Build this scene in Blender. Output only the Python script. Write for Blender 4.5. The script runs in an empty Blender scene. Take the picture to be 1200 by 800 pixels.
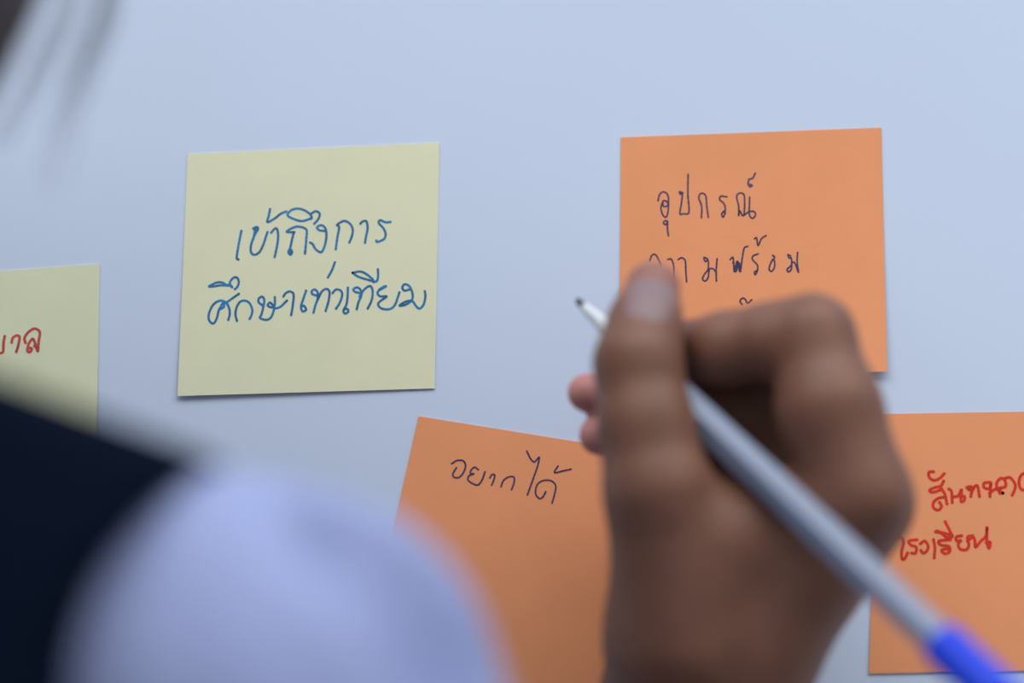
import bpy, math, random
import numpy as np
from mathutils import Vector, Matrix

random.seed(4)
rng = np.random.default_rng(4)
scene = bpy.context.scene
COL = scene.collection

# ------------------------------------------------------------------ camera
Z0 = 1.35                    # height of the middle of the view on the board
TILT = math.radians(9.0)     # camera looks slightly up
DIST = 0.70
LENS = 81.6
FPX = LENS / 36.0 * 1200.0
CAM = Vector((0.0, -DIST * math.cos(TILT), Z0 - DIST * math.sin(TILT)))
cam_data = bpy.data.cameras.new('camera')
cam_data.lens = LENS
cam_data.sensor_width = 36.0
cam_data.clip_start = 0.01
cam_data.dof.use_dof = True
cam_data.dof.focus_distance = DIST - 0.002
cam_data.dof.aperture_fstop = 2.35
cam = bpy.data.objects.new('camera', cam_data)
cam.location = CAM
cam.rotation_euler = (math.pi / 2 + TILT, 0, 0)
COL.objects.link(cam)
scene.camera = cam

# ------------------------------------------------------------------ light
world = bpy.data.worlds.new('room_light')
scene.world = world
world.use_nodes = True
wn = world.node_tree
for n in list(wn.nodes):
    wn.nodes.remove(n)
w_out = wn.nodes.new('ShaderNodeOutputWorld')
w_bg = wn.nodes.new('ShaderNodeBackground')
w_tc = wn.nodes.new('ShaderNodeTexCoord')
w_sep = wn.nodes.new('ShaderNodeSeparateXYZ')
w_map = wn.nodes.new('ShaderNodeMapRange')
w_map.inputs['From Min'].default_value = -0.7
w_map.inputs['From Max'].default_value = 0.8
w_ramp = wn.nodes.new('ShaderNodeValToRGB')
w_ramp.color_ramp.elements[0].color = (0.40, 0.39, 0.41, 1)
w_ramp.color_ramp.elements[1].color = (0.98, 1.0, 1.06, 1)
wn.links.new(w_tc.outputs['Generated'], w_sep.inputs[0])
wn.links.new(w_sep.outputs['Z'], w_map.inputs['Value'])
wn.links.new(w_map.outputs[0], w_ramp.inputs[0])
wn.links.new(w_ramp.outputs[0], w_bg.inputs['Color'])
w_bg.inputs['Strength'].default_value = 0.48
wn.links.new(w_bg.outputs[0], w_out.inputs[0])


def area_lamp(name, loc, target, size, power, color):
    d = bpy.data.lights.new(name, 'AREA')
    d.shape = 'RECTANGLE'
    d.size, d.size_y = size
    d.energy = power
    d.color = color
    o = bpy.data.objects.new(name, d)
    o.location = loc
    o.rotation_euler = (Vector(target) - Vector(loc)).to_track_quat('-Z', 'Y').to_euler()
    COL.objects.link(o)
    return o


area_lamp('ceiling_lamp', (0.10, -1.20, 3.30), (0, 0, 1.4), (5.0, 1.2), 92.0, (1.0, 0.985, 0.97))

vs = scene.view_settings
scene.display_settings.display_device = 'sRGB'
vs.view_transform = 'Standard'
vs.look = 'None'
vs.exposure = 0.0
vs.gamma = 1.0
vs.use_curve_mapping = False


def P(px, py, w):
    """world point seen at photo pixel (px, py), w metres in front of the board"""
    d = Vector(((px - 600) / FPX, 1.0, -(py - 400) / FPX))
    c, s = math.cos(TILT), math.sin(TILT)
    d = Vector((d.x, d.y * c - d.z * s, d.y * s + d.z * c))
    t = (-w - CAM.y) / d.y
    return CAM + d * t


HAND_OFF = 0.028             # the whole hand and pen stand this much further off the board


def PM(px, py, mm):
    return P(px, py, mm / 1000.0)


def PH(px, py, mm):
    return P(px, py, mm / 1000.0 + HAND_OFF)


# ------------------------------------------------------------------ materials
def mat(name, color, rough=0.6, var=0.0, var_scale=40.0, bump=0.0, bump_scale=400.0,
        sss=0.0, sss_radius=(0.004, 0.0015, 0.0008), spec=0.5, metal=0.0, stretch=None, sheen=0.0,
        transmission=0.0, flush=None):
    m = bpy.data.materials.new(name)
    m.use_nodes = True
    nt = m.node_tree
    b = nt.nodes['Principled BSDF']
    b.inputs['Roughness'].default_value = rough
    b.inputs['Specular IOR Level'].default_value = spec
    b.inputs['Metallic'].default_value = metal
    b.inputs['Transmission Weight'].default_value = transmission
    if sheen:
        b.inputs['Sheen Weight'].default_value = sheen
    tc = nt.nodes.new('ShaderNodeTexCoord')
    mp = nt.nodes.new('ShaderNodeMapping')
    nt.links.new(tc.outputs['Object'], mp.inputs[0])
    if stretch:
        mp.inputs['Scale'].default_value = stretch
    base = None
    rgb = nt.nodes.new('ShaderNodeRGB')
    rgb.outputs[0].default_value = (*color, 1)
    base = rgb.outputs[0]
    if var:
        nz = nt.nodes.new('ShaderNodeTexNoise')
        nz.inputs['Scale'].default_value = var_scale
        nz.inputs['Detail'].default_value = 4
        nt.links.new(mp.outputs[0], nz.inputs['Vector'])
        mr = nt.nodes.new('ShaderNodeMapRange')
        mr.inputs['From Min'].default_value = 0.3
        mr.inputs['From Max'].default_value = 0.7
        mr.inputs['To Min'].default_value = 1 - var
        mr.inputs['To Max'].default_value = 1 + var
        nt.links.new(nz.outputs['Fac'], mr.inputs['Value'])
        mx = nt.nodes.new('ShaderNodeMix')
        mx.data_type = 'RGBA'
        mx.blend_type = 'MULTIPLY'
        mx.inputs['Factor'].default_value = 1.0
        nt.links.new(base, mx.inputs['A'])
        nt.links.new(mr.outputs[0], mx.inputs['B'])
        base = mx.outputs['Result']
    if flush:
        at = nt.nodes.new('ShaderNodeAttribute')
        at.attribute_name = 'flush'
        mx = nt.nodes.new('ShaderNodeMix')
        mx.data_type = 'RGBA'
        nt.links.new(at.outputs['Fac'], mx.inputs['Factor'])
        nt.links.new(base, mx.inputs['A'])
        mx.inputs['B'].default_value = (*flush, 1)
        base = mx.outputs['Result']
    nt.links.new(base, b.inputs['Base Color'])
    if bump:
        nz = nt.nodes.new('ShaderNodeTexNoise')
        nz.inputs['Scale'].default_value = bump_scale
        nz.inputs['Detail'].default_value = 5
        nt.links.new(mp.outputs[0], nz.inputs['Vector'])
        bp = nt.nodes.new('ShaderNodeBump')
        bp.inputs['Strength'].default_value = bump
        bp.inputs['Distance'].default_value = 0.0006
        nt.links.new(nz.outputs['Fac'], bp.inputs['Height'])
        nt.links.new(bp.outputs[0], b.inputs['Normal'])
    if sss:
        b.inputs['Subsurface Weight'].default_value = sss
        b.inputs['Subsurface Radius'].default_value = sss_radius
        b.inputs['Subsurface Scale'].default_value = 1.0
    return m


M_BOARD = mat('board_surface', (0.57, 0.685, 0.88), 0.55, var=0.012, var_scale=9, bump=0.05, bump_scale=500, spec=0.25)
M_YELLOW = mat('pale_yellow_paper', (0.73, 0.765, 0.55), 0.85, var=0.02, var_scale=60, bump=0.08, spec=0.15)
M_YELLOW2 = mat('soft_yellow_paper', (0.69, 0.745, 0.54), 0.85, var=0.02, var_scale=60, bump=0.08, spec=0.15)
M_ORANGE = mat('orange_paper', (0.81, 0.34, 0.165), 0.85, var=0.02, var_scale=60, bump=0.08, spec=0.15)
M_INK_BLUE = mat('blue_ink', (0.012, 0.17, 0.40), 0.5, var=0.35, var_scale=260)
M_INK_DARK = mat('dark_blue_ink', (0.035, 0.028, 0.11), 0.5, var=0.4, var_scale=260)
M_INK_RED = mat('red_ink', (0.62, 0.022, 0.006), 0.5, var=0.2, var_scale=260)
M_INK_PINK = mat('faded_red_ink', (0.52, 0.07, 0.06), 0.5, var=0.25, var_scale=260)
M_SKIN = mat('skin', (0.185, 0.086, 0.057), 0.50, var=0.10, var_scale=90, bump=0.25, bump_scale=900,
             sss=0.2, spec=0.36, flush=(0.56, 0.25, 0.24))
M_NAIL = mat('fingernail', (0.21, 0.14, 0.155), 0.5, var=0.04, spec=0.5)
M_LIPS = mat('lips', (0.40, 0.13, 0.11), 0.45)
M_EYE = mat('eye_white', (0.8, 0.8, 0.78), 0.2)
M_IRIS = mat('dark_iris', (0.02, 0.012, 0.008), 0.15)
M_HAIR = mat('dark_hair', (0.018, 0.013, 0.013), 0.45, var=0.4, var_scale=60, bump=0.8, bump_scale=120,
             stretch=(6, 6, 0.6))
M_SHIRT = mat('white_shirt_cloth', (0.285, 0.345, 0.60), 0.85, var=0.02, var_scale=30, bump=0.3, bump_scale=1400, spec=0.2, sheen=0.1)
M_VEST = mat('navy_knit', (0.0022, 0.005, 0.014), 0.95, var=0.2, var_scale=200, bump=0.5, bump_scale=700, spec=0.03)
M_BARREL = mat('silver_grey_plastic', (0.175, 0.23, 0.345), 0.36)
M_CONE = mat('clear_white_plastic', (0.62, 0.68, 0.74), 0.3, spec=0.5)
M_TIP = mat('pen_point_metal', (0.10, 0.10, 0.13), 0.35, metal=0.7)
M_CAP = mat('blue_plastic', (0.005, 0.048, 0.66), 0.5, spec=0.3)


# ------------------------------------------------------------------ mesh helpers
def link_mesh(name, verts, faces, material, parent=None, smooth=True):
    me = bpy.data.meshes.new(name)
    me.from_pydata([tuple(v) for v in verts], [], [tuple(int(i) for i in f) for f in faces])
    me.materials.append(material)
    if smooth:
        me.polygons.foreach_set('use_smooth', [True] * len(me.polygons))
    me.update()
    o = bpy.data.objects.new(name, me)
    COL.objects.link(o)
    if parent is not None:
        o.parent = parent
        o.matrix_parent_inverse = Matrix.Translation(-parent.location) if parent.type == 'EMPTY' else Matrix.Identity(4)
    return o


def tag(o, label, cat, group=None, kind=None):
    o['label'] = label
    if cat:
        o['category'] = cat
    if group:
        o['group'] = group
    if kind:
        o['kind'] = kind


def catmull(pts, n=8):
    pts = [np.array(p, float) for p in pts]
    if len(pts) < 3:
        return [pts[0] + (pts[-1] - pts[0]) * i / n for i in range(n + 1)]
    q = [2 * pts[0] - pts[1]] + pts + [2 * pts[-1] - pts[-2]]
    out = []
    for i in range(1, len(q) - 2):
        for j in range(n):
            t = j / n
            a, b, c, d = q[i - 1], q[i], q[i + 1], q[i + 2]
            out.append(0.5 * (2 * b + (c - a) * t + (2 * a - 5 * b + 4 * c - d) * t * t + (3 * b - a - 3 * c + d) * t ** 3))
    out.append(q[-2])
    return out


def tube(path, radii, seg=6):
    """closed tube along a polyline -> verts, faces"""
    path = [Vector(p) for p in path]
    verts, faces = [], []
    up = None
    for i, p in enumerate(path):
        t = (path[min(i + 1, len(path) - 1)] - path[max(i - 1, 0)]).normalized()
        if up is None:
            up = t.orthogonal().normalized()
        up = (up - t * up.dot(t)).normalized()
        si = t.cross(up)
        for k in range(seg):
            a = 2 * math.pi * k / seg
            verts.append(p + (up * math.cos(a) + si * math.sin(a)) * radii[i])
    n = len(path)
    for i in range(n - 1):
        for k in range(seg):
            k2 = (k + 1) % seg
            faces.append((i * seg + k, i * seg + k2, (i + 1) * seg + k2, (i + 1) * seg + k))
    faces.append(tuple(range(seg - 1, -1, -1)))
    faces.append(tuple((n - 1) * seg + k for k in range(seg)))
    return verts, faces


# ------------------------------------------------------------------ distance-field modelling
BIG = np.float32(1.0)


class Field:
    def __init__(self, lo, hi, h):
        self.lo = np.array(lo, float)
        self.h = h
        self.n = np.ceil((np.array(hi, float) - self.lo) / h).astype(int) + 1
        self.F = np.full(self.n, BIG, np.float32)

    def sub(self, lo, hi):
        a = np.clip(np.floor((np.array(lo) - self.lo) / self.h).astype(int), 0, self.n)
        b = np.clip(np.ceil((np.array(hi) - self.lo) / self.h).astype(int) + 1, 0, self.n)
        if np.any(b <= a):
            return None, None
        sl = tuple(slice(a[i], b[i]) for i in range(3))
        ax = [(self.lo[i] + self.h * np.arange(a[i], b[i])).astype(np.float32) for i in range(3)]
        return sl, (ax[0][:, None, None], ax[1][None, :, None], ax[2][None, None, :])

    @staticmethod
    def smin(a, b, k):
        if k <= 0:
            return np.minimum(a, b)
        h = np.maximum(k - np.abs(a - b), 0) / k
        return np.minimum(a, b) - h * h * k * 0.25

    def capsule_d(self, X, a, b, ra, rb, sc=(1, 1, 1)):
        a = np.array(a, np.float32); b = np.array(b, np.float32)
        sc = np.array(sc, np.float32)
        ba = (b - a) / sc
        pa = [(X[i] - a[i]) / sc[i] for i in range(3)]
        L2 = float(ba @ ba) + 1e-12
        t = np.clip((pa[0] * ba[0] + pa[1] * ba[1] + pa[2] * ba[2]) / L2, 0, 1)
        d2 = (pa[0] - t * ba[0]) ** 2 + (pa[1] - t * ba[1]) ** 2 + (pa[2] - t * ba[2]) ** 2
        return (np.sqrt(d2) - (ra + (rb - ra) * t)) * np.float32(min(sc))

    def capsule(self, a, b, ra, rb, k=0.0, sc=(1, 1, 1), op='add'):
        a = np.array(a, float); b = np.array(b, float)
        m = max(ra, rb) * max(sc) + k * 1.5 + 4 * self.h
        sl, X = self.sub(np.minimum(a, b) - m, np.maximum(a, b) + m)
        if sl is None:
            return
        d = self.capsule_d(X, a, b, ra, rb, sc)
        if op == 'add':
            self.F[sl] = self.smin(self.F[sl], d, k)
        else:
            self.F[sl] = -self.smin(-self.F[sl], d, k)

    def chain(self, pts, rad, k, **kw):
        for i in range(len(pts) - 1):
            self.capsule(pts[i], pts[i + 1], rad[i], rad[i + 1], k if i else kw.get('k0', k), kw.get('sc', (1, 1, 1)), kw.get('op', 'add'))

    def merge(self, other, k):
        self.F = self.smin(self.F, other.F, k)

    def blank(self):
        f = Field.__new__(Field)
        f.lo, f.h, f.n = self.lo, self.h, self.n
        f.F = np.full(self.n, BIG, np.float32)
        return f

    def grid(self):
        ax = [(self.lo[i] + self.h * np.arange(self.n[i])).astype(np.float32) for i in range(3)]
        return ax[0][:, None, None], ax[1][None, :, None], ax[2][None, None, :]

    def cut(self, point, normal):
        """remove everything on the side the normal points to"""
        X = self.grid()
        d = sum((X[i] - np.float32(point[i])) * np.float32(normal[i]) for i in range(3))
        self.F = np.maximum(self.F, d)

    def shell(self, t):
        self.F = np.maximum(self.F, -(self.F + t))

    def mesh(self):
        F = self.F
        F[0], F[-1] = BIG, BIG
        F[:, 0], F[:, -1] = BIG, BIG
        F[:, :, 0], F[:, :, -1] = BIG, BIG
        ins = F < 0
        c = None
        allc = None
        for dx in (0, 1):
            for dy in (0, 1):
                for dz in (0, 1):
                    s = ins[dx:ins.shape[0] - 1 + dx, dy:ins.shape[1] - 1 + dy, dz:ins.shape[2] - 1 + dz]
                    c = s.copy() if c is None else (c | s)
                    allc = s.copy() if allc is None else (allc & s)
        act = c & ~allc
        I = np.argwhere(act)
        idx = np.full(act.shape, -1, np.int32)
        idx[act] = np.arange(len(I), dtype=np.int32)
        acc = np.zeros((len(I), 3)); cnt = np.zeros(len(I))
        corners = [(x, y, z) for x in (0, 1) for y in (0, 1) for z in (0, 1)]
        val = {q: F[I[:, 0] + q[0], I[:, 1] + q[1], I[:, 2] + q[2]].astype(float) for q in corners}
        for q in corners:
            for ax in range(3):
                if q[ax] == 0:
                    r = list(q); r[ax] = 1; r = tuple(r)
                    va, vb = val[q], val[r]
                    mk = (va < 0) != (vb < 0)
                    t = np.where(mk, va / np.where(mk, va - vb, 1), 0)
                    p = np.tile(np.array(q, float), (len(I), 1))
                    p[:, ax] += t
                    acc[mk] += p[mk]
                    cnt[mk] += 1
        V = self.lo + self.h * (I + acc / np.maximum(cnt, 1)[:, None])
        faces = []
        for ax in range(3):
            u, v = (ax + 1) % 3, (ax + 2) % 3
            s0 = [slice(None)] * 3; s1 = [slice(None)] * 3
            s0[ax] = slice(0, -1); s1[ax] = slice(1, None)
            A, B = ins[tuple(s0)], ins[tuple(s1)]
            E = np.argwhere(A != B)
            sg = A[E[:, 0], E[:, 1], E[:, 2]]
            def cell(du, dv):
                q = E.copy()
                q[:, u] += du
                q[:, v] += dv
                return idx[q[:, 0], q[:, 1], q[:, 2]]
            Q = np.stack([cell(-1, -1), cell(0, -1), cell(0, 0), cell(-1, 0)], 1)
            Q[~sg] = Q[~sg][:, ::-1]
            faces.append(Q)
        return V, np.concatenate(faces)


# ------------------------------------------------------------------ the board
def board():
    xs, zs = (-1.4, 1.4), (0.0, 2.4)
    t = 0.02
    v = [(xs[0], 0, zs[0]), (xs[1], 0, zs[0]), (xs[1], 0, zs[1]), (xs[0], 0, zs[1]),
         (xs[0], t, zs[0]), (xs[1], t, zs[0]), (xs[1], t, zs[1]), (xs[0], t, zs[1])]
    f = [(0, 1, 2, 3), (5, 4, 7, 6), (4, 0, 3, 7), (1, 5, 6, 2), (3, 2, 6, 7), (4, 5, 1, 0)]
    o = link_mesh('wall_back', v, f, M_BOARD, smooth=False)
    o['kind'] = 'structure'
    o['label'] = 'smooth pale blue-white wall panel behind the sticky notes'


board()


# ------------------------------------------------------------------ sticky notes
class Note:
    def __init__(self, tl, tr, br, bl, lift):
        """corner pixels in the photo; lift = metres the lower-left / lower-right corners stand off the wall"""
        self.tl, self.tr = PM(*tl, 0.12), PM(*tr, 0.12)
        self.bl, self.br = P(*bl, 0.00012 + lift[0]), P(*br, 0.00012 + lift[1])
        self.lift = lift

    def at(self, u, v, off=0.0):
        a = self.tl.lerp(self.tr, u)
        b = self.bl.lerp(self.br, u)
        p = a.lerp(b, v)
        lf = self.lift[0] * (1 - u) + self.lift[1] * u
        y = -0.00012 - lf * max(0.0, v - 0.12) ** 2.2 / (0.88 ** 2.2)
        return Vector((p.x, y - off, p.z))

    def build(self, material, label, group, n=28):
        vs_, fs = [], []
        th = 0.00014
        for side in (1, 0):
            for j in range(n + 1):
                for i in range(n + 1):
                    vs_.append(self.at(i / n, j / n, th * side))
        N = (n + 1) ** 2
        def q(i, j): return j * (n + 1) + i
        for j in range(n):
            for i in range(n):
                fs.append((q(i, j), q(i, j + 1), q(i + 1, j + 1), q(i + 1, j)))
                fs.append((N + q(i, j), N + q(i + 1, j), N + q(i + 1, j + 1), N + q(i, j + 1)))
        for i in range(n):
            for (a, b) in ((q(i + 1, 0), q(i, 0)), (q(i, n), q(i + 1, n)), (q(0, i), q(0, i + 1)), (q(n, i + 1), q(n, i))):
                m = len(vs_)
                vs_ += [vs_[a], vs_[N + a], vs_[N + b], vs_[b]]
                fs.append((m + 3, m + 2, m + 1, m))
        o = link_mesh('sticky_note', vs_, fs, material)
        tag(o, label, 'sticky note', group)
        self.obj = o
        return o

    def uv(self, px, py):
        """u, v on the sheet for a photo pixel (fixed point iteration over the curl)"""
        u = v = 0.5
        w = 0.0
        for _ in range(6):
            t = P(px, py, w)
            for _ in range(8):
                f = self.at(u, v)
                e = 1e-4
                fu = (self.at(u + e, v) - f) / e
                fv = (self.at(u, v + e) - f) / e
                rx, rz = t.x - f.x, t.z - f.z
                det = fu.x * fv.z - fv.x * fu.z
                u += (rx * fv.z - fv.x * rz) / det
                v += (fu.x * rz - rx * fu.z) / det
            w = -self.at(u, v).y
        return u, v

    def write(self, strokes, material, width, label):
        """strokes: lists of photo pixels; flat ink ribbons lying on the paper"""
        V, Fc = [], []
        off = 0.00019
        for st, wd in strokes:
            px = catmull(st, 7)
            pts = []
            for p in px:
                u, v = self.uv(p[0], p[1])
                if -0.02 <= u <= 1.02 and -0.02 <= v <= 1.02:
                    pts.append(self.at(u, v, off))
            if len(pts) < 2:
                continue
            w2 = width * wd * 0.5
            base = len(V)
            for i, p in enumerate(pts):
                t = pts[min(i + 1, len(pts) - 1)] - pts[max(i - 1, 0)]
                n = Vector((-t.z, 0, t.x))
                n = n.normalized() if n.length > 1e-9 else Vector((1, 0, 0))
                k = w2 * (1 + 0.18 * math.sin(i * 0.7 + len(V)))
                V += [p + n * k, p - n * k]
            for i in range(len(pts) - 1):
                a = base + 2 * i
                Fc.append((a, a + 1, a + 3, a + 2))
            for p in (pts[0], pts[-1]):
                b0 = len(V)
                for s in range(10):
                    an = 2 * math.pi * s / 10
                    V.append(p + Vector((math.cos(an) * w2 * 1.1, -0.00002, math.sin(an) * w2 * 1.1)))
                Fc.append(tuple(range(b0, b0 + 10)))
        o = link_mesh('handwriting', V, Fc, material, parent=self.obj, smooth=False)
        o['label'] = label


def crop(x0, y0, s, strokes, wd=1.0):
    return [([(x0 + a / s, y0 + b / s) for a, b in st], wd) for st in strokes]


# upper yellow note
yA = crop(270, 235, 10, [
    [(130, 355), (110, 450), (85, 590), (75, 675), (95, 690)],
    [(270, 325), (310, 310), (325, 335), (295, 385), (265, 450), (240, 540), (245, 610), (285, 635), (340, 605), (385, 520), (415, 430), (435, 370)],
    [(275, 335), (320, 320), (290, 360), (270, 450)],
    [(480, 375), (515, 335), (545, 330), (560, 400), (550, 520), (520, 660)],
    [(465, 100), (450, 180), (435, 252), (520, 210), (590, 155), (655, 128)],
    [(945, 210), (840, 240), (740, 215), (670, 170), (720, 110), (800, 95), (880, 120), (940, 165), (955, 205)],
    [(945, 155), (1000, 125), (1045, 150), (1035, 210), (985, 270)],
    [(750, 370), (660, 365), (730, 320), (800, 305), (890, 340), (890, 450), (875, 620)],
    [(745, 370), (720, 470), (700, 560), (680, 600), (705, 635), (725, 600), (700, 565)],
    [(690, 590), (712, 612)],
    [(1105, 355), (1050, 350), (1015, 320), (1050, 290), (1100, 305), (1125, 370), (1120, 470), (1095, 560), (1060, 605), (1000, 570), (965, 510), (935, 492)],
])
yB = crop(370, 235, 10, [
    [(235, 570), (255, 430), (275, 310), (248, 288), (300, 250), (350, 240), (410, 280), (435, 350), (420, 430), (395, 490)],
    [(525, 270), (550, 245), (595, 245), (608, 330), (590, 420), (578, 495)],
    [(875, 250), (820, 255), (755, 230), (740, 265), (790, 320), (820, 390), (800, 450), (725, 485), (710, 470)],
])
yC = crop(235, 310, 8.889, [
    [(90, 225), (160, 190), (220, 185), (270, 210), (320, 220), (220, 215), (150, 225), (95, 230)],
    [(330, 235), (305, 190), (340, 140), (380, 135), (400, 180), (385, 230), (360, 255)],
    [(210, 460), (245, 440), (235, 400), (205, 450), (190, 480), (170, 560), (140, 610), (110, 605), (85, 560), (95, 490), (140, 410), (210, 375), (270, 400), (300, 460), (305, 520), (290, 575)],
    [(265, 400), (320, 360), (400, 305)],
    [(380, 585), (365, 520), (375, 450), (410, 390), (460, 375), (510, 400), (540, 470), (530, 530), (512, 565)],
    [(640, 420), (605, 390), (610, 350), (645, 335), (665, 370), (655, 440), (635, 520), (620, 555), (680, 575), (730, 555), (760, 490), (775, 400), (775, 340)],
    [(770, 450), (720, 440), (700, 420), (725, 395), (750, 420), (775, 455), (830, 440), (870, 405), (900, 375)],
    [(865, 330), (890, 295), (935, 280), (970, 310), (965, 400), (955, 470), (945, 525)],
])
yD = crop(350, 300, 7.407, [
    [(315, 55), (290, 120), (255, 185)],
    [(65, 300), (35, 390), (20, 440), (35, 480), (65, 465), (45, 430), (25, 440)],
    [(165, 345), (120, 330), (115, 305), (140, 290), (165, 315), (165, 370), (145, 430), (130, 490)],
    [(165, 380), (200, 310), (240, 285), (268, 310), (260, 390), (235, 475)],
    [(295, 320), (325, 290), (365, 300), (378, 340), (355, 410), (325, 455)],
    [(428, 275), (425, 350), (415, 420), (390, 470), (400, 498), (430, 485), (425, 460), (400, 460)],
    [(530, 320), (490, 310), (475, 290), (505, 272), (535, 290), (545, 340), (520, 400), (505, 460)],
    [(530, 350), (570, 290), (620, 260), (642, 300), (635, 380), (600, 455)],
    [(470, 145), (540, 135), (600, 165), (650, 215), (580, 200), (510, 175), (470, 145)],
    [(650, 225), (680, 215), (690, 170), (688, 115)],
    [(700, 290), (740, 265), (760, 262), (720, 285), (695, 300), (685, 325), (710, 350), (765, 350), (710, 390), (690, 420), (720, 455), (790, 460), (835, 425), (860, 360), (875, 315)],
    [(960, 290), (920, 300), (900, 275), (920, 245), (960, 260), (985, 310), (990, 360), (970, 395), (920, 425), (875, 430), (930, 395), (985, 390), (1020, 435), (1050, 455), (1085, 420), (1100, 350), (1095, 305)],
])
# upper orange note
oE = crop(760, 195, 8.571, [
    [(95, 345), (110, 285), (145, 255), (185, 275), (200, 320), (195, 360), (170, 345), (145, 350), (150, 400), (190, 395), (195, 360)],
    [(145, 350), (125, 410), (140, 480), (170, 510), (190, 480), (200, 400), (198, 350)],
    [(190, 550), (165, 545), (150, 570), (175, 585), (190, 560), (190, 630), (200, 695)],
    [(345, 265), (310, 255), (320, 280), (340, 275), (330, 370), (315, 475), (350, 475), (405, 460), (395, 280), (397, 80)],
    [(530, 515), (535, 430), (525, 370), (505, 320), (515, 280), (545, 270), (575, 300), (585, 400), (600, 510)],
    [(785, 305), (725, 300), (715, 335), (750, 365), (770, 410), (765, 470), (750, 510), (735, 480), (755, 450), (770, 470)],
    [(905, 490), (905, 400), (885, 310), (900, 275), (935, 268), (960, 290), (965, 380), (960, 480)],
    [(905, 490), (915, 445), (935, 480), (950, 495), (1000, 460), (1050, 450), (1075, 480), (1050, 520), (1020, 505), (1010, 460), (1012, 400), (1015, 310)],
    [(1070, 70), (1045, 120), (1010, 130), (1000, 180), (1020, 205), (1040, 190), (1020, 180)],
])
oF = crop(755, 265, 6.154, [
    [(40, 250), (55, 210), (80, 205), (105, 245), (120, 290)],
    [(170, 240), (195, 238), (212, 290), (210, 370)],
    [(245, 240), (270, 228), (295, 250), (300, 330), (305, 400)],
    [(455, 235), (430, 225), (440, 255), (460, 245), (460, 310), (435, 345), (420, 380), (440, 395), (460, 370), (470, 310), (500, 310), (520, 340)],
    [(525, 235), (518, 320), (520, 395)],
    [(620, 240), (640, 225), (645, 280), (650, 330), (670, 250), (690, 330), (705, 240), (720, 160), (745, 145)],
    [(640, 260), (660, 330), (680, 260), (695, 325)],
    [(820, 200), (785, 215), (780, 240), (815, 280), (815, 320), (800, 350), (795, 330), (815, 320)],
    [(795, 90), (810, 85), (820, 140), (845, 90), (878, 68)],
    [(925, 210), (940, 225), (920, 250), (935, 240), (940, 290), (920, 325), (900, 310), (910, 270), (925, 240)],
    [(1055, 215), (1035, 205), (1045, 230), (1060, 230), (1060, 280), (1030, 310), (1040, 330), (1060, 310), (1065, 265), (1085, 265), (1110, 330)],
    [(1105, 190), (1102, 260), (1112, 330)],
    [(705, 565), (690, 540), (710, 518), (730, 530), (745, 555), (775, 530)],
])
oG = crop(515, 515, 7.273, [
    [(105, 205), (150, 178), (200, 180), (222, 215), (210, 270), (170, 320), (125, 320), (115, 290), (145, 240)],
    [(330, 255), (300, 235), (270, 260), (265, 290), (295, 290), (250, 310), (245, 345), (285, 375), (330, 385), (365, 340), (388, 275)],
    [(430, 325), (445, 300), (470, 300), (465, 340), (445, 385)],
    [(525, 400), (545, 350), (590, 318), (635, 320), (635, 370), (615, 425)],
    [(745, 98), (775, 160), (810, 190), (850, 150), (835, 230), (800, 330), (750, 470)],
    [(905, 445), (880, 490), (850, 500), (820, 460), (830, 390), (880, 350), (950, 350), (990, 390), (985, 450), (960, 540)],
    [(1010, 225), (980, 280), (1040, 270), (1120, 252)],
])
oH = crop(1040, 540, 6.4, [
    [(345, 80), (310, 85), (315, 125), (350, 145), (390, 130), (425, 95)],
    [(400, 215), (340, 235), (315, 220), (350, 200), (400, 185), (420, 150)],
    [(400, 200), (430, 250), (445, 320)],
    [(430, 270), (380, 280), (345, 310), (345, 350), (380, 368), (405, 340), (390, 310)],
    [(460, 210), (480, 230), (485, 310)],
    [(485, 270), (530, 260), (555, 213), (550, 300), (575, 295), (575, 265), (545, 270)],
    [(595, 200), (630, 210), (610, 215), (600, 195), (635, 200), (625, 265)],
    [(630, 230), (655, 190), (675, 190), (690, 265)],
    [(770, 160), (725, 165), (725, 200), (765, 205), (775, 160), (770, 230), (768, 265)],
    [(765, 240), (800, 215), (850, 200)],
    [(865, 240), (835, 225), (820, 200), (820, 160), (850, 130), (880, 145), (885, 190), (850, 205), (840, 240), (865, 240)],
    [(880, 130), (920, 125), (955, 170), (955, 210), (935, 255)],
    [(1030, 90), (1000, 110), (985, 160), (1000, 210), (1040, 220)],
    [(65, 570), (110, 580), (120, 620), (105, 680), (110, 735), (130, 730), (150, 690)],
    [(220, 590), (160, 600), (175, 630), (215, 645), (210, 690), (180, 690)],
    [(245, 620), (280, 600), (305, 640), (290, 680), (265, 690), (250, 670)],
    [(345, 590), (355, 650), (350, 725)],
    [(470, 590), (385, 600), (400, 630), (460, 640), (465, 680), (430, 695), (405, 670), (440, 660), (465, 670)],
    [(360, 530), (400, 540), (450, 575), (485, 560), (370, 525)],
    [(485, 560), (460, 510), (432, 455)],
    [(555, 560), (515, 570), (520, 600), (550, 595), (530, 625), (545, 660), (590, 665), (610, 630), (600, 570), (640, 560)],
    [(600, 600), (640, 570), (655, 600), (660, 645), (700, 600), (740, 560), (745, 490), (745, 600), (760, 655), (770, 610), (740, 610)],
])
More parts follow.
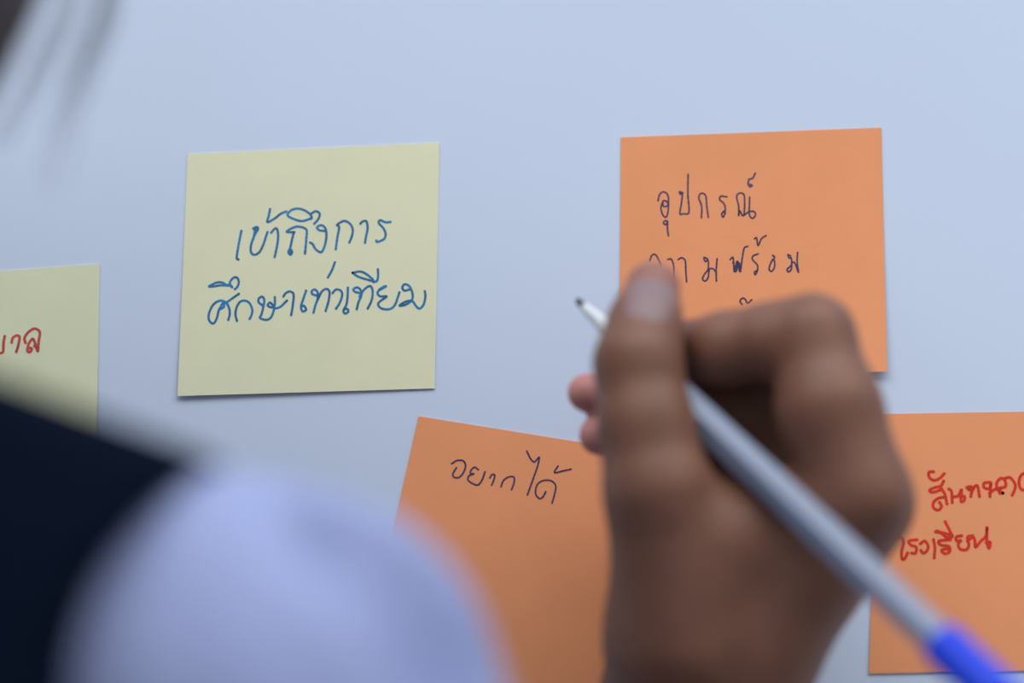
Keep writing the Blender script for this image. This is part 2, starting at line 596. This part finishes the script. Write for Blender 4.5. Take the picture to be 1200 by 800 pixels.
yI = crop(0, 370, 13.333, [
    [(75, 320), (60, 400), (55, 480), (50, 560), (20, 580), (-25, 580)],
    [(185, 415), (200, 350), (250, 310), (305, 320), (300, 400), (280, 490), (258, 560)],
    [(400, 420), (385, 350), (430, 270), (500, 215), (550, 200), (610, 230), (625, 290), (605, 400), (595, 550), (570, 500), (540, 400), (510, 360), (460, 420), (435, 490), (430, 550), (470, 565), (500, 520), (470, 500), (440, 520)],
    [(540, 470), (575, 500), (595, 545)],
])

GRP = 'sticky notes on the wall panel'
nt = Note((220, 180.5), (515, 167), (509.5, 455), (208, 464), (0.0008, 0.0002))
nt.build(M_YELLOW, 'whole pale yellow sticky note with two lines of blue handwriting', GRP)
nt.write(yA + yB + yC + yD, M_INK_BLUE, 0.00070, 'blue handwriting in two lines')

nt = Note((-178, 331), (117, 309), (111, 600), (-188, 616), (0.001, 0.001))
nt.build(M_YELLOW2, 'yellow sticky note cut by the left edge above the navy vest, with red writing', GRP)
nt.write(yI, M_INK_PINK, 0.0008, 'red handwriting')

nt = Note((727.5, 161), (1033, 149.5), (1040, 435), (726, 447), (0.0006, 0.0018))
nt.build(M_ORANGE, 'upper orange sticky note with dark writing, behind the thumb and index finger', GRP)
nt.write(oE + oF, M_INK_DARK, 0.00050, 'dark handwriting in three lines')

nt = Note((490.5, 487.5), (792, 536), (727, 835), (424, 785), (0.001, 0.001))
nt.build(M_ORANGE, 'tilted orange sticky note with one short dark line, between sleeve and wrist', GRP)
nt.write(oG, M_INK_DARK, 0.00052, 'dark handwriting in one line')

nt = Note((1029, 485), (1336, 480), (1327, 783), (1018, 789), (0.0002, 0.0003))
nt.build(M_ORANGE, 'orange sticky note with red writing behind the blue end of the pen', GRP)
nt.write(oH, M_INK_RED, 0.00088, 'red handwriting in two lines')

# ------------------------------------------------------------------ the pen
PEN_A = PH(678, 353, 14)
PEN_B = PH(1101, 751, 92)
PEN_L = (PEN_B - PEN_A).length
PEN_D = (PEN_B - PEN_A).normalized()


def pen():
    root = bpy.data.objects.new('ballpoint_pen', None)
    root.location = PEN_A
    root.empty_display_size = 0.01
    COL.objects.link(root)
    tag(root, 'silver-grey ballpoint pen with blue cap on its end, held in the hand', 'pen')
    t = PEN_D
    up = (Vector((0, -1, 0)) - t * (-t.y)).normalized()
    si = t.cross(up)

    def rings(prof, seg, rot=0.0, hexa=0.0):
        V, F = [], []
        for (s, r) in prof:
            for k in range(seg):
                a = 2 * math.pi * k / seg + rot
                rr = r
                if hexa:
                    b = (a - rot) % (math.pi / 3) - math.pi / 6
                    rr = r * ((1 - hexa) + hexa * math.cos(math.pi / 6) / math.cos(b) * 1.07)
                V.append(PEN_A + t * s + (up * math.cos(a) + si * math.sin(a)) * rr)
        n = len(prof)
        for i in range(n - 1):
            for k in range(seg):
                k2 = (k + 1) % seg
                F.append((i * seg + k, i * seg + k2, (i + 1) * seg + k2, (i + 1) * seg + k))
        F.append(tuple(range(seg - 1, -1, -1)))
        F.append(tuple((n - 1) * seg + k for k in range(seg)))
        return V, F

    R = 0.0046
    V, F = rings([(-0.0010, 0.0004), (-0.0005, 0.0008), (0.0, 0.0010), (0.0022, 0.0012), (0.0030, 0.0013)], 20)
    o = link_mesh('writing_point', V, F, M_TIP, root); o['label'] = 'dark metal point'
    V, F = rings([(0.0028, 0.0013), (0.0031, 0.0015), (0.008, 0.0019), (0.0135, 0.0026), (0.018, 0.0036), (0.0195, 0.0039)], 24)
    o = link_mesh('nose_cone', V, F, M_CONE, root); o['label'] = 'whitish cone'
    rot = math.radians(14)
    V, F = rings([(0.0190, 0.0036), (0.0194, R * 0.97), (0.0205, R), (PEN_L + 0.012, R), (PEN_L + 0.0125, R * 0.9)], 36, rot, 0.9)
    link_mesh('barrel', V, F, M_BARREL, root, smooth=False)
    L = PEN_L
    V, F = rings([(L, R * 1.02), (L + 0.0002, R * 1.16), (L + 0.001, R * 1.22), (L + 0.03, R * 1.24), (L + 0.040, R * 1.15), (L + 0.0445, R * 0.9), (L + 0.0455, R * 0.5)], 36)
    cap = link_mesh('cap', V, F, M_CAP, root); cap['label'] = 'blue plastic cap'
    # pocket clip lying along the cap, on the side away from the camera's view
    base = PEN_A + t * (L + 0.041) - up * (R * 1.1)
    pts = [PEN_A + t * (L + 0.041) - up * (R * 1.05), PEN_A + t * (L + 0.039) - up * (R * 1.75),
           PEN_A + t * (L + 0.025) - up * (R * 1.8), PEN_A + t * (L + 0.008) - up * (R * 1.65), PEN_A + t * (L + 0.004) - up * (R * 1.4)]
    pts = [Vector(p) for p in catmull([tuple(p) for p in pts], 5)]
    V, F = tube(pts, [0.0012] * len(pts), 10)
    link_mesh('clip', V, F, M_CAP, cap)


pen()


# ------------------------------------------------------------------ the person
def pj(lst):
    return [PH(a, b, c) for a, b, c, r in lst], [r / 1000.0 for a, b, c, r in lst]


SH = P(322, 803, 0.205)               # right shoulder
ELB = Vector((0.012, -0.205, SH.z - 0.215))
WR = PH(827, 838, 16)                 # wrist

finger_tips = []


def arm_field():
    lo = (-0.13, -0.30, ELB.z - 0.06)
    hi = (0.16, 0.0, Z0 + 0.06)
    f = Field(lo, hi, 0.0012)
    # forearm and upper arm
    f.chain([WR, WR.lerp(ELB, 0.35), WR.lerp(ELB, 0.75), ELB], [0.0245, 0.0275, 0.036, 0.034], 0.012)
    f.chain([ELB, ELB.lerp(SH, 0.5), SH], [0.033, 0.027, 0.025], 0.01)
    # metacarpals
    for a, b in (((870, 768, 34, 16.5), (1006, 580, 50, 13.6)), ((868, 770, 28, 15.5), (1012, 590, 37, 13)),
                 ((856, 780, 20, 14), (1000, 610, 24, 12)), ((850, 790, 12, 13.5), (980, 632, 13.5, 10.0))):
        (p, q), (r1, r2) = pj([a, b])
        f.capsule(WR, p, 0.025, r1, 0.010)
        f.capsule(p, q, r1, r2, 0.010)
    # palm flesh between thumb and fingers
    for a, b in (((830, 690, 31, 19), (930, 630, 33, 13)), ((800, 745, 33, 20), (850, 640, 41, 13)),
                 ((850, 632, 43, 12), (955, 592, 38, 10)), ((860, 700, 26, 16), (930, 660, 26, 14))):
        (p, q), (r1, r2) = pj([a, b])
        f.capsule(p, q, r1, r2, 0.012)
    # thumb
    th = f.blank()
    pts, rad = pj([(802, 742, 37, 19.3), (771, 575, 49, 13.8), (757, 500, 48, 12.2), (748, 425, 45.5, 11.2), (756, 380, 41.5, 9.4), (765, 338, 36.5, 7.6)])
    th.chain(pts, rad, 0.005)
    finger_tips.append((pts[-1], 0.013))
    f.merge(th, 0.009)
    # fingers
    specs = [
        [(1006, 580, 50, 13.6), (972, 480, 49, 13.8), (952, 394, 46, 11.0), (905, 401, 41, 10.4), (852, 409, 35, 9.9), (772, 411, 17, 7.6)],
        [(1012, 590, 37, 13), (925, 452, 20, 10.2), (860, 468, 15, 9), (790, 476, 12.5, 8.3), (688, 460, 11, 5.6)],
        [(1000, 610, 24, 12), (890, 495, 17, 9.5), (790, 520, 13, 8), (702, 510, 10.5, 5.7)],
        [(980, 632, 13.5, 10), (890, 560, 11, 8), (820, 570, 10, 7), (760, 560, 9, 6)],
    ]
    for sp in specs:
        g = f.blank()
        pts, rad = pj(sp)
        g.chain(pts, rad, 0.004)
        finger_tips.append((pts[-1], 0.012))
        f.merge(g, 0.003)
    return f


def torso_points():
    xc = -0.205
    z = SH.z
    return xc, z


HEAD = P(-466, -326, 0.20)


def body_field():
    xc, z = torso_points()
    f = Field((xc - 0.32, -0.42, z - 0.62), (0.03, -0.02, HEAD.z + 0.14), 0.004)
    y = -0.215
    NB = Vector((xc, y - 0.005, z + 0.075))
    for s in (-1, 1):
        sh = SH if s > 0 else Vector((2 * xc - SH.x, SH.y, SH.z))
        f.capsule(NB - Vector((0, 0, 0.03)), sh, 0.038, 0.018, 0.015)
        f.capsule((xc + s * 0.06, y, z - 0.08), (xc + s * 0.05, y, z - 0.3), 0.075, 0.068, 0.05)
        f.capsule((xc + s * 0.05, y, z - 0.3), (xc + s * 0.06, y, z - 0.5), 0.068, 0.085, 0.05)
    f.capsule(SH, SH.lerp(ELB, 0.45), 0.024, 0.025, 0.01)
    # left arm hanging beside the body
    ls = Vector((2 * xc - SH.x, SH.y, SH.z))
    le = ls + Vector((-0.035, 0.0, -0.235))
    lw = le + Vector((0.01, 0.05, -0.205))
    f.capsule(ls, le, 0.038, 0.032, 0.02)
    f.capsule(le, lw, 0.033, 0.024, 0.015)
    f.capsule(lw, lw + Vector((0.005, 0.02, -0.07)), 0.024, 0.026, 0.01)
    for i in range(4):
        b = lw + Vector((0.003, 0.042 - i * 0.016, -0.085))
        f.capsule(b, b + Vector((0.008, 0.004, -0.05 + abs(i - 1.3) * 0.006)), 0.0085, 0.007, 0.003)
    f.capsule(lw + Vector((0.01, 0.04, -0.03)), lw + Vector((0.02, 0.062, -0.075)), 0.012, 0.008, 0.006)
    # neck and head (face towards the board)
    f.capsule(NB, HEAD + Vector((0, -0.01, -0.05)), 0.047, 0.045, 0.03)
    f.capsule(HEAD + Vector((0, -0.015, 0.012)), HEAD + Vector((0, 0.015, 0.008)), 0.074, 0.068, 0.02)
    f.capsule(HEAD + Vector((0, 0.028, -0.03)), HEAD + Vector((0, 0.045, -0.078)), 0.052, 0.024, 0.03)
    f.capsule(HEAD + Vector((0, 0.082, -0.008)), HEAD + Vector((0, 0.096, -0.036)), 0.007, 0.010, 0.012)
    for s in (-1, 1):
        f.capsule(HEAD + Vector((s * 0.012, 0.088, -0.038)), HEAD + Vector((s * 0.010, 0.084, -0.040)), 0.007, 0.007, 0.006)
        f.capsule(HEAD + Vector((s * 0.074, -0.01, 0.01)), HEAD + Vector((s * 0.070, -0.004, -0.035)), 0.014, 0.009, 0.008, sc=(0.6, 1, 1))
        f.capsule(HEAD + Vector((s * 0.030, 0.084, 0.002)), HEAD + Vector((s * 0.034, 0.084, 0.002)), 0.012, 0.012, 0.008, op='sub')
        f.capsule(HEAD + Vector((s * 0.031, 0.066, 0.001)), HEAD + Vector((s * 0.033, 0.066, 0.001)), 0.013, 0.013, 0.002)
    f.capsule(HEAD + Vector((-0.016, 0.078, -0.059)), HEAD + Vector((0.016, 0.078, -0.059)), 0.006, 0.006, 0.004)
    return f


def build_person():
    V1, F1 = arm_field().mesh()
    V2, F2 = body_field().mesh()
    V = np.concatenate([V1, V2])
    F = np.concatenate([F1, F2 + len(V1)])
    me = bpy.data.meshes.new('person')
    me.from_pydata(V.tolist(), [], F.tolist())
    for m in (M_SKIN, M_NAIL, M_LIPS, M_EYE, M_IRIS):
        me.materials.append(m)
    me.polygons.foreach_set('use_smooth', [True] * len(me.polygons))
    # pinker finger tips
    fl = np.zeros(len(V))
    for i, (p, r) in enumerate(finger_tips):
        d = np.linalg.norm(V - np.array(p), axis=1)
        fl = np.maximum(fl, np.clip(1.6 - d / r, 0, 1) * (0.25 if i == 0 else 0.95))
    at = me.attributes.new('flush', 'FLOAT', 'POINT')
    at.data.foreach_set('value', fl.astype(np.float32))
    # thumb nail, lips and eyes keep their own colour on the same skin
    cen = V[F].mean(axis=1)
    mi = np.zeros(len(F), np.int32)
    n0 = np.array(PH(762, 352, 48))
    ax = np.array((PH(765, 338, 36.5) - PH(755, 380, 41.5)).normalized())
    rel = cen - n0
    la = rel @ ax
    out = np.array((-0.25, -1.0, 0.25)); out -= ax * (out @ ax); out /= np.linalg.norm(out)
    sd = np.cross(ax, out)
    ls_ = rel @ sd
    lo_ = rel @ out
    mi[((la / 0.0075) ** 4 + (ls_ / 0.0056) ** 4 < 1) & (np.abs(lo_) < 0.008)] = 1
    H = np.array(HEAD)
    r = cen - H
    lips = (np.abs(r[:, 0]) < 0.02) & (np.abs(r[:, 2] + 0.059) < 0.007) & (r[:, 1] > 0.076)
    mi[lips] = 2
    for s in (-1, 1):
        e = cen - (H + np.array((s * 0.032, 0.07, 0.001)))
        mi[((e[:, 0] / 0.013) ** 2 + (e[:, 2] / 0.006) ** 2 < 1) & (e[:, 1] > 0.0)] = 3
        mi[((e[:, 0] / 0.005) ** 2 + (e[:, 2] / 0.005) ** 2 < 1) & (e[:, 1] > 0.0)] = 4
    me.polygons.foreach_set('material_index', mi)
    me.update()
    o = bpy.data.objects.new('person', me)
    COL.objects.link(o)
    tag(o, 'person in navy vest and white shirt reaching up with a pen', 'person')
    return o


person = build_person()


def shirt():
    xc, z = torso_points()
    f = Field((xc - 0.34, -0.42, z - 0.58), (0.09, -0.05, z + 0.16), 0.0032)
    y = -0.215
    NB = Vector((xc, y - 0.005, z + 0.06))
    ls = Vector((2 * xc - SH.x, SH.y, SH.z))
    le = ls + Vector((-0.035, 0.0, -0.235))
    for s, sh in ((1, SH), (-1, ls)):
        f.capsule(NB - Vector((0, 0, 0.03)), sh, 0.046, 0.028, 0.03)
        f.capsule((xc + s * 0.06, y, z - 0.08), (xc + s * 0.05, y, z - 0.3), 0.080, 0.074, 0.05)
        f.capsule((xc + s * 0.05, y, z - 0.3), (xc + s * 0.06, y, z - 0.52), 0.074, 0.090, 0.05)
    f.capsule(ls, ls.lerp(le, 0.6), 0.046, 0.050, 0.02)
    # right sleeve, full and a little puffed
    f.capsule(SH.lerp(ELB, 0.02), SH.lerp(ELB, 0.62), 0.0462, 0.050, 0.010)
    f.capsule(P(238, 700, 0.215), P(170, 760, 0.215), 0.025, 0.026, 0.012)
    # folds of the sleeve cloth
    for pts, r in (([(436, 616, .228), (484, 655, .229), (525, 715, .228), (550, 795, .226), (560, 890, .223)], 0.0140),
                   ([(330, 740, .262), (400, 800, .262), (450, 900, .258)], 0.005),
                   ([(160, 690, .26), (200, 760, .263), (230, 880, .26)], 0.005)):
        f.chain([P(*p) for p in pts], [r] * len(pts), 0.012, op='sub')
    # openings: sleeve hems, neck, bottom
    d = (ELB - SH).normalized()
    h = SH.lerp(ELB, 0.62)
    X = f.grid()
    def plane(p, n): return sum((X[i] - np.float32(p[i])) * np.float32(n[i]) for i in range(3))
    rs = np.maximum(plane(h, d), -(X[0] - np.float32(-0.098)))
    f.F = np.where((rs > -0.02) & (X[0] > -0.098) & (X[2] < SH.z), np.maximum(f.F, plane(h, d)), f.F)
    d2 = (le - ls).normalized()
    h2 = ls.lerp(le, 0.6)
    f.F = np.where(X[0] < xc - 0.135, np.maximum(f.F, plane(h2, d2)), f.F)
    f.cut((0, 0, z - 0.53), (0, 0, -1))
    f.capsule(NB, NB + Vector((0, 0.02, 0.2)), 0.054, 0.06, 0.0, op='sub')
    V, F = f.mesh()
    o = link_mesh('shirt', V, F, M_SHIRT, person)
    o['label'] = 'white shirt with short sleeve'


def vest():
    xc, z = torso_points()
    f = Field((xc - 0.34, -0.42, z - 0.52), (0.06, -0.06, z + 0.17), 0.0034)
    y = -0.215
    A, B = P(178, 762, 0.212), P(-420, 552, 0.222)
    mir = lambda p: Vector((2 * xc - p.x, p.y, p.z))
    for s in (1, -1):
        a, b = (A, B) if s > 0 else (mir(A), mir(B))
        f.capsule(a, b, 0.0415, 0.043, 0.03)
        f.capsule((xc + s * 0.062, y, z - 0.08), (xc + s * 0.05, y, z - 0.3), 0.088, 0.082, 0.05)
        f.capsule((xc + s * 0.05, y, z - 0.3), (xc + s * 0.055, y, z - 0.44), 0.082, 0.088, 0.05)
    # arm holes: round openings through the knit
    c = P(405, 800, 0.25)
    for q in (c, mir(c)):
        for dz in (0.0, -0.035):
            o_ = Vector((q.x, q.y, q.z + dz))
            f.capsule(o_ + Vector((0, -0.12, 0)), o_ + Vector((0, 0.16, 0)), 0.0512, 0.0530, 0.0, op='sub')
    f.cut((0, 0, z - 0.46), (0, 0, -1))
    NB = Vector((xc, y - 0.005, z + 0.06))
    f.capsule(NB, NB + Vector((0, 0.02, 0.2)), 0.066, 0.075, 0.0, op='sub')
    f.capsule(NB + Vector((0, 0.09, -0.08)), NB + Vector((0, 0.12, 0.06)), 0.012, 0.06, 0.0, op='sub')
    V, F = f.mesh()
    o = link_mesh('vest', V, F, M_VEST, person)
    o['label'] = 'navy sleeveless vest'


def hair():
    f = Field(np.array(HEAD) - 0.16, np.array(HEAD) + 0.14, 0.003)
    f.capsule(HEAD + Vector((0, -0.012, 0.02)), HEAD + Vector((0, -0.012, -0.03)), 0.094, 0.100, 0.02)
    f.capsule(HEAD + Vector((0.0, -0.02, -0.04)), HEAD + Vector((0, -0.02, -0.09)), 0.088, 0.06, 0.02)
    f.chain([HEAD + Vector((0.045, 0.02, 0.05)), HEAD + Vector((0.085, 0.012, -0.02)), HEAD + Vector((0.075, 0.005, -0.08))], [0.02, 0.018, 0.01], 0.02)
    # face opening and neck
    f.capsule(HEAD + Vector((0, 0.12, -0.012)), HEAD + Vector((0, 0.07, -0.13)), 0.068, 0.06, 0.01, op='sub')
    f.capsule(HEAD + Vector((0, 0.0, -0.03)), HEAD + Vector((0, 0.0, -0.2)), 0.055, 0.055, 0.01, op='sub')
    X = f.grid()
    an = np.arctan2(X[1] - np.float32(HEAD.y), X[0] - np.float32(HEAD.x))
    f.F = f.F + np.float32(0.0007) * (np.sin(an * 58 + 2.5 * np.sin(X[2] * 30)) + np.sin(an * 37 + 1.7 * np.sin(X[2] * 17 + 1)))
    V, F = f.mesh()
    o = link_mesh('hair', V, F, M_HAIR, person)
    o['label'] = 'dark chin-length hair'
    # loose strands hanging past the cheek
    Vs, Fs = [], []
    locks = [([(60, -330), (92, -140), (76, 0), (52, 62), (18, 130), (-18, 185)], 12, 8, 0.145),
             ([(85, -340), (148, -140), (128, 0), (116, 45), (92, 95), (66, 170), (48, 250)], 18, 10, 0.145),
             ([(75, -330), (125, -140), (112, 0), (90, 60), (70, 120)], 4, 10, 0.145)]
    for path, n, spread, w in locks:
        for _ in range(n):
            a, b = rng.normal(0, 1), rng.normal(0, 0.6)
            stop = rng.uniform(0.62, 1.0)
            pp = catmull(path, 6)
            pp = pp[:max(6, int(len(pp) * stop))]
            q = [HEAD.lerp(P(path[0][0], path[0][1], w), 0.7) + Vector((0, 0.0, 0.015))]
            for i, p in enumerate(pp):
                t = i / (len(pp) - 1)
                q.append(P(p[0] + a * spread * (0.8 + 0.4 * t), p[1] + 3 * b, w + 0.006 * b))
            r0 = 0.0001
            rad = [r0] * len(q)
            rad[-1] = r0 * 0.4
            v, fc = tube(q, rad, 4)
            k = len(Vs)
            Vs += v
            Fs += [tuple(i + k for i in g) for g in fc]
    s = link_mesh('loose_strands', Vs, Fs, M_HAIR, o)
    s['label'] = 'thin stray hairs'


shirt()
vest()
hair()
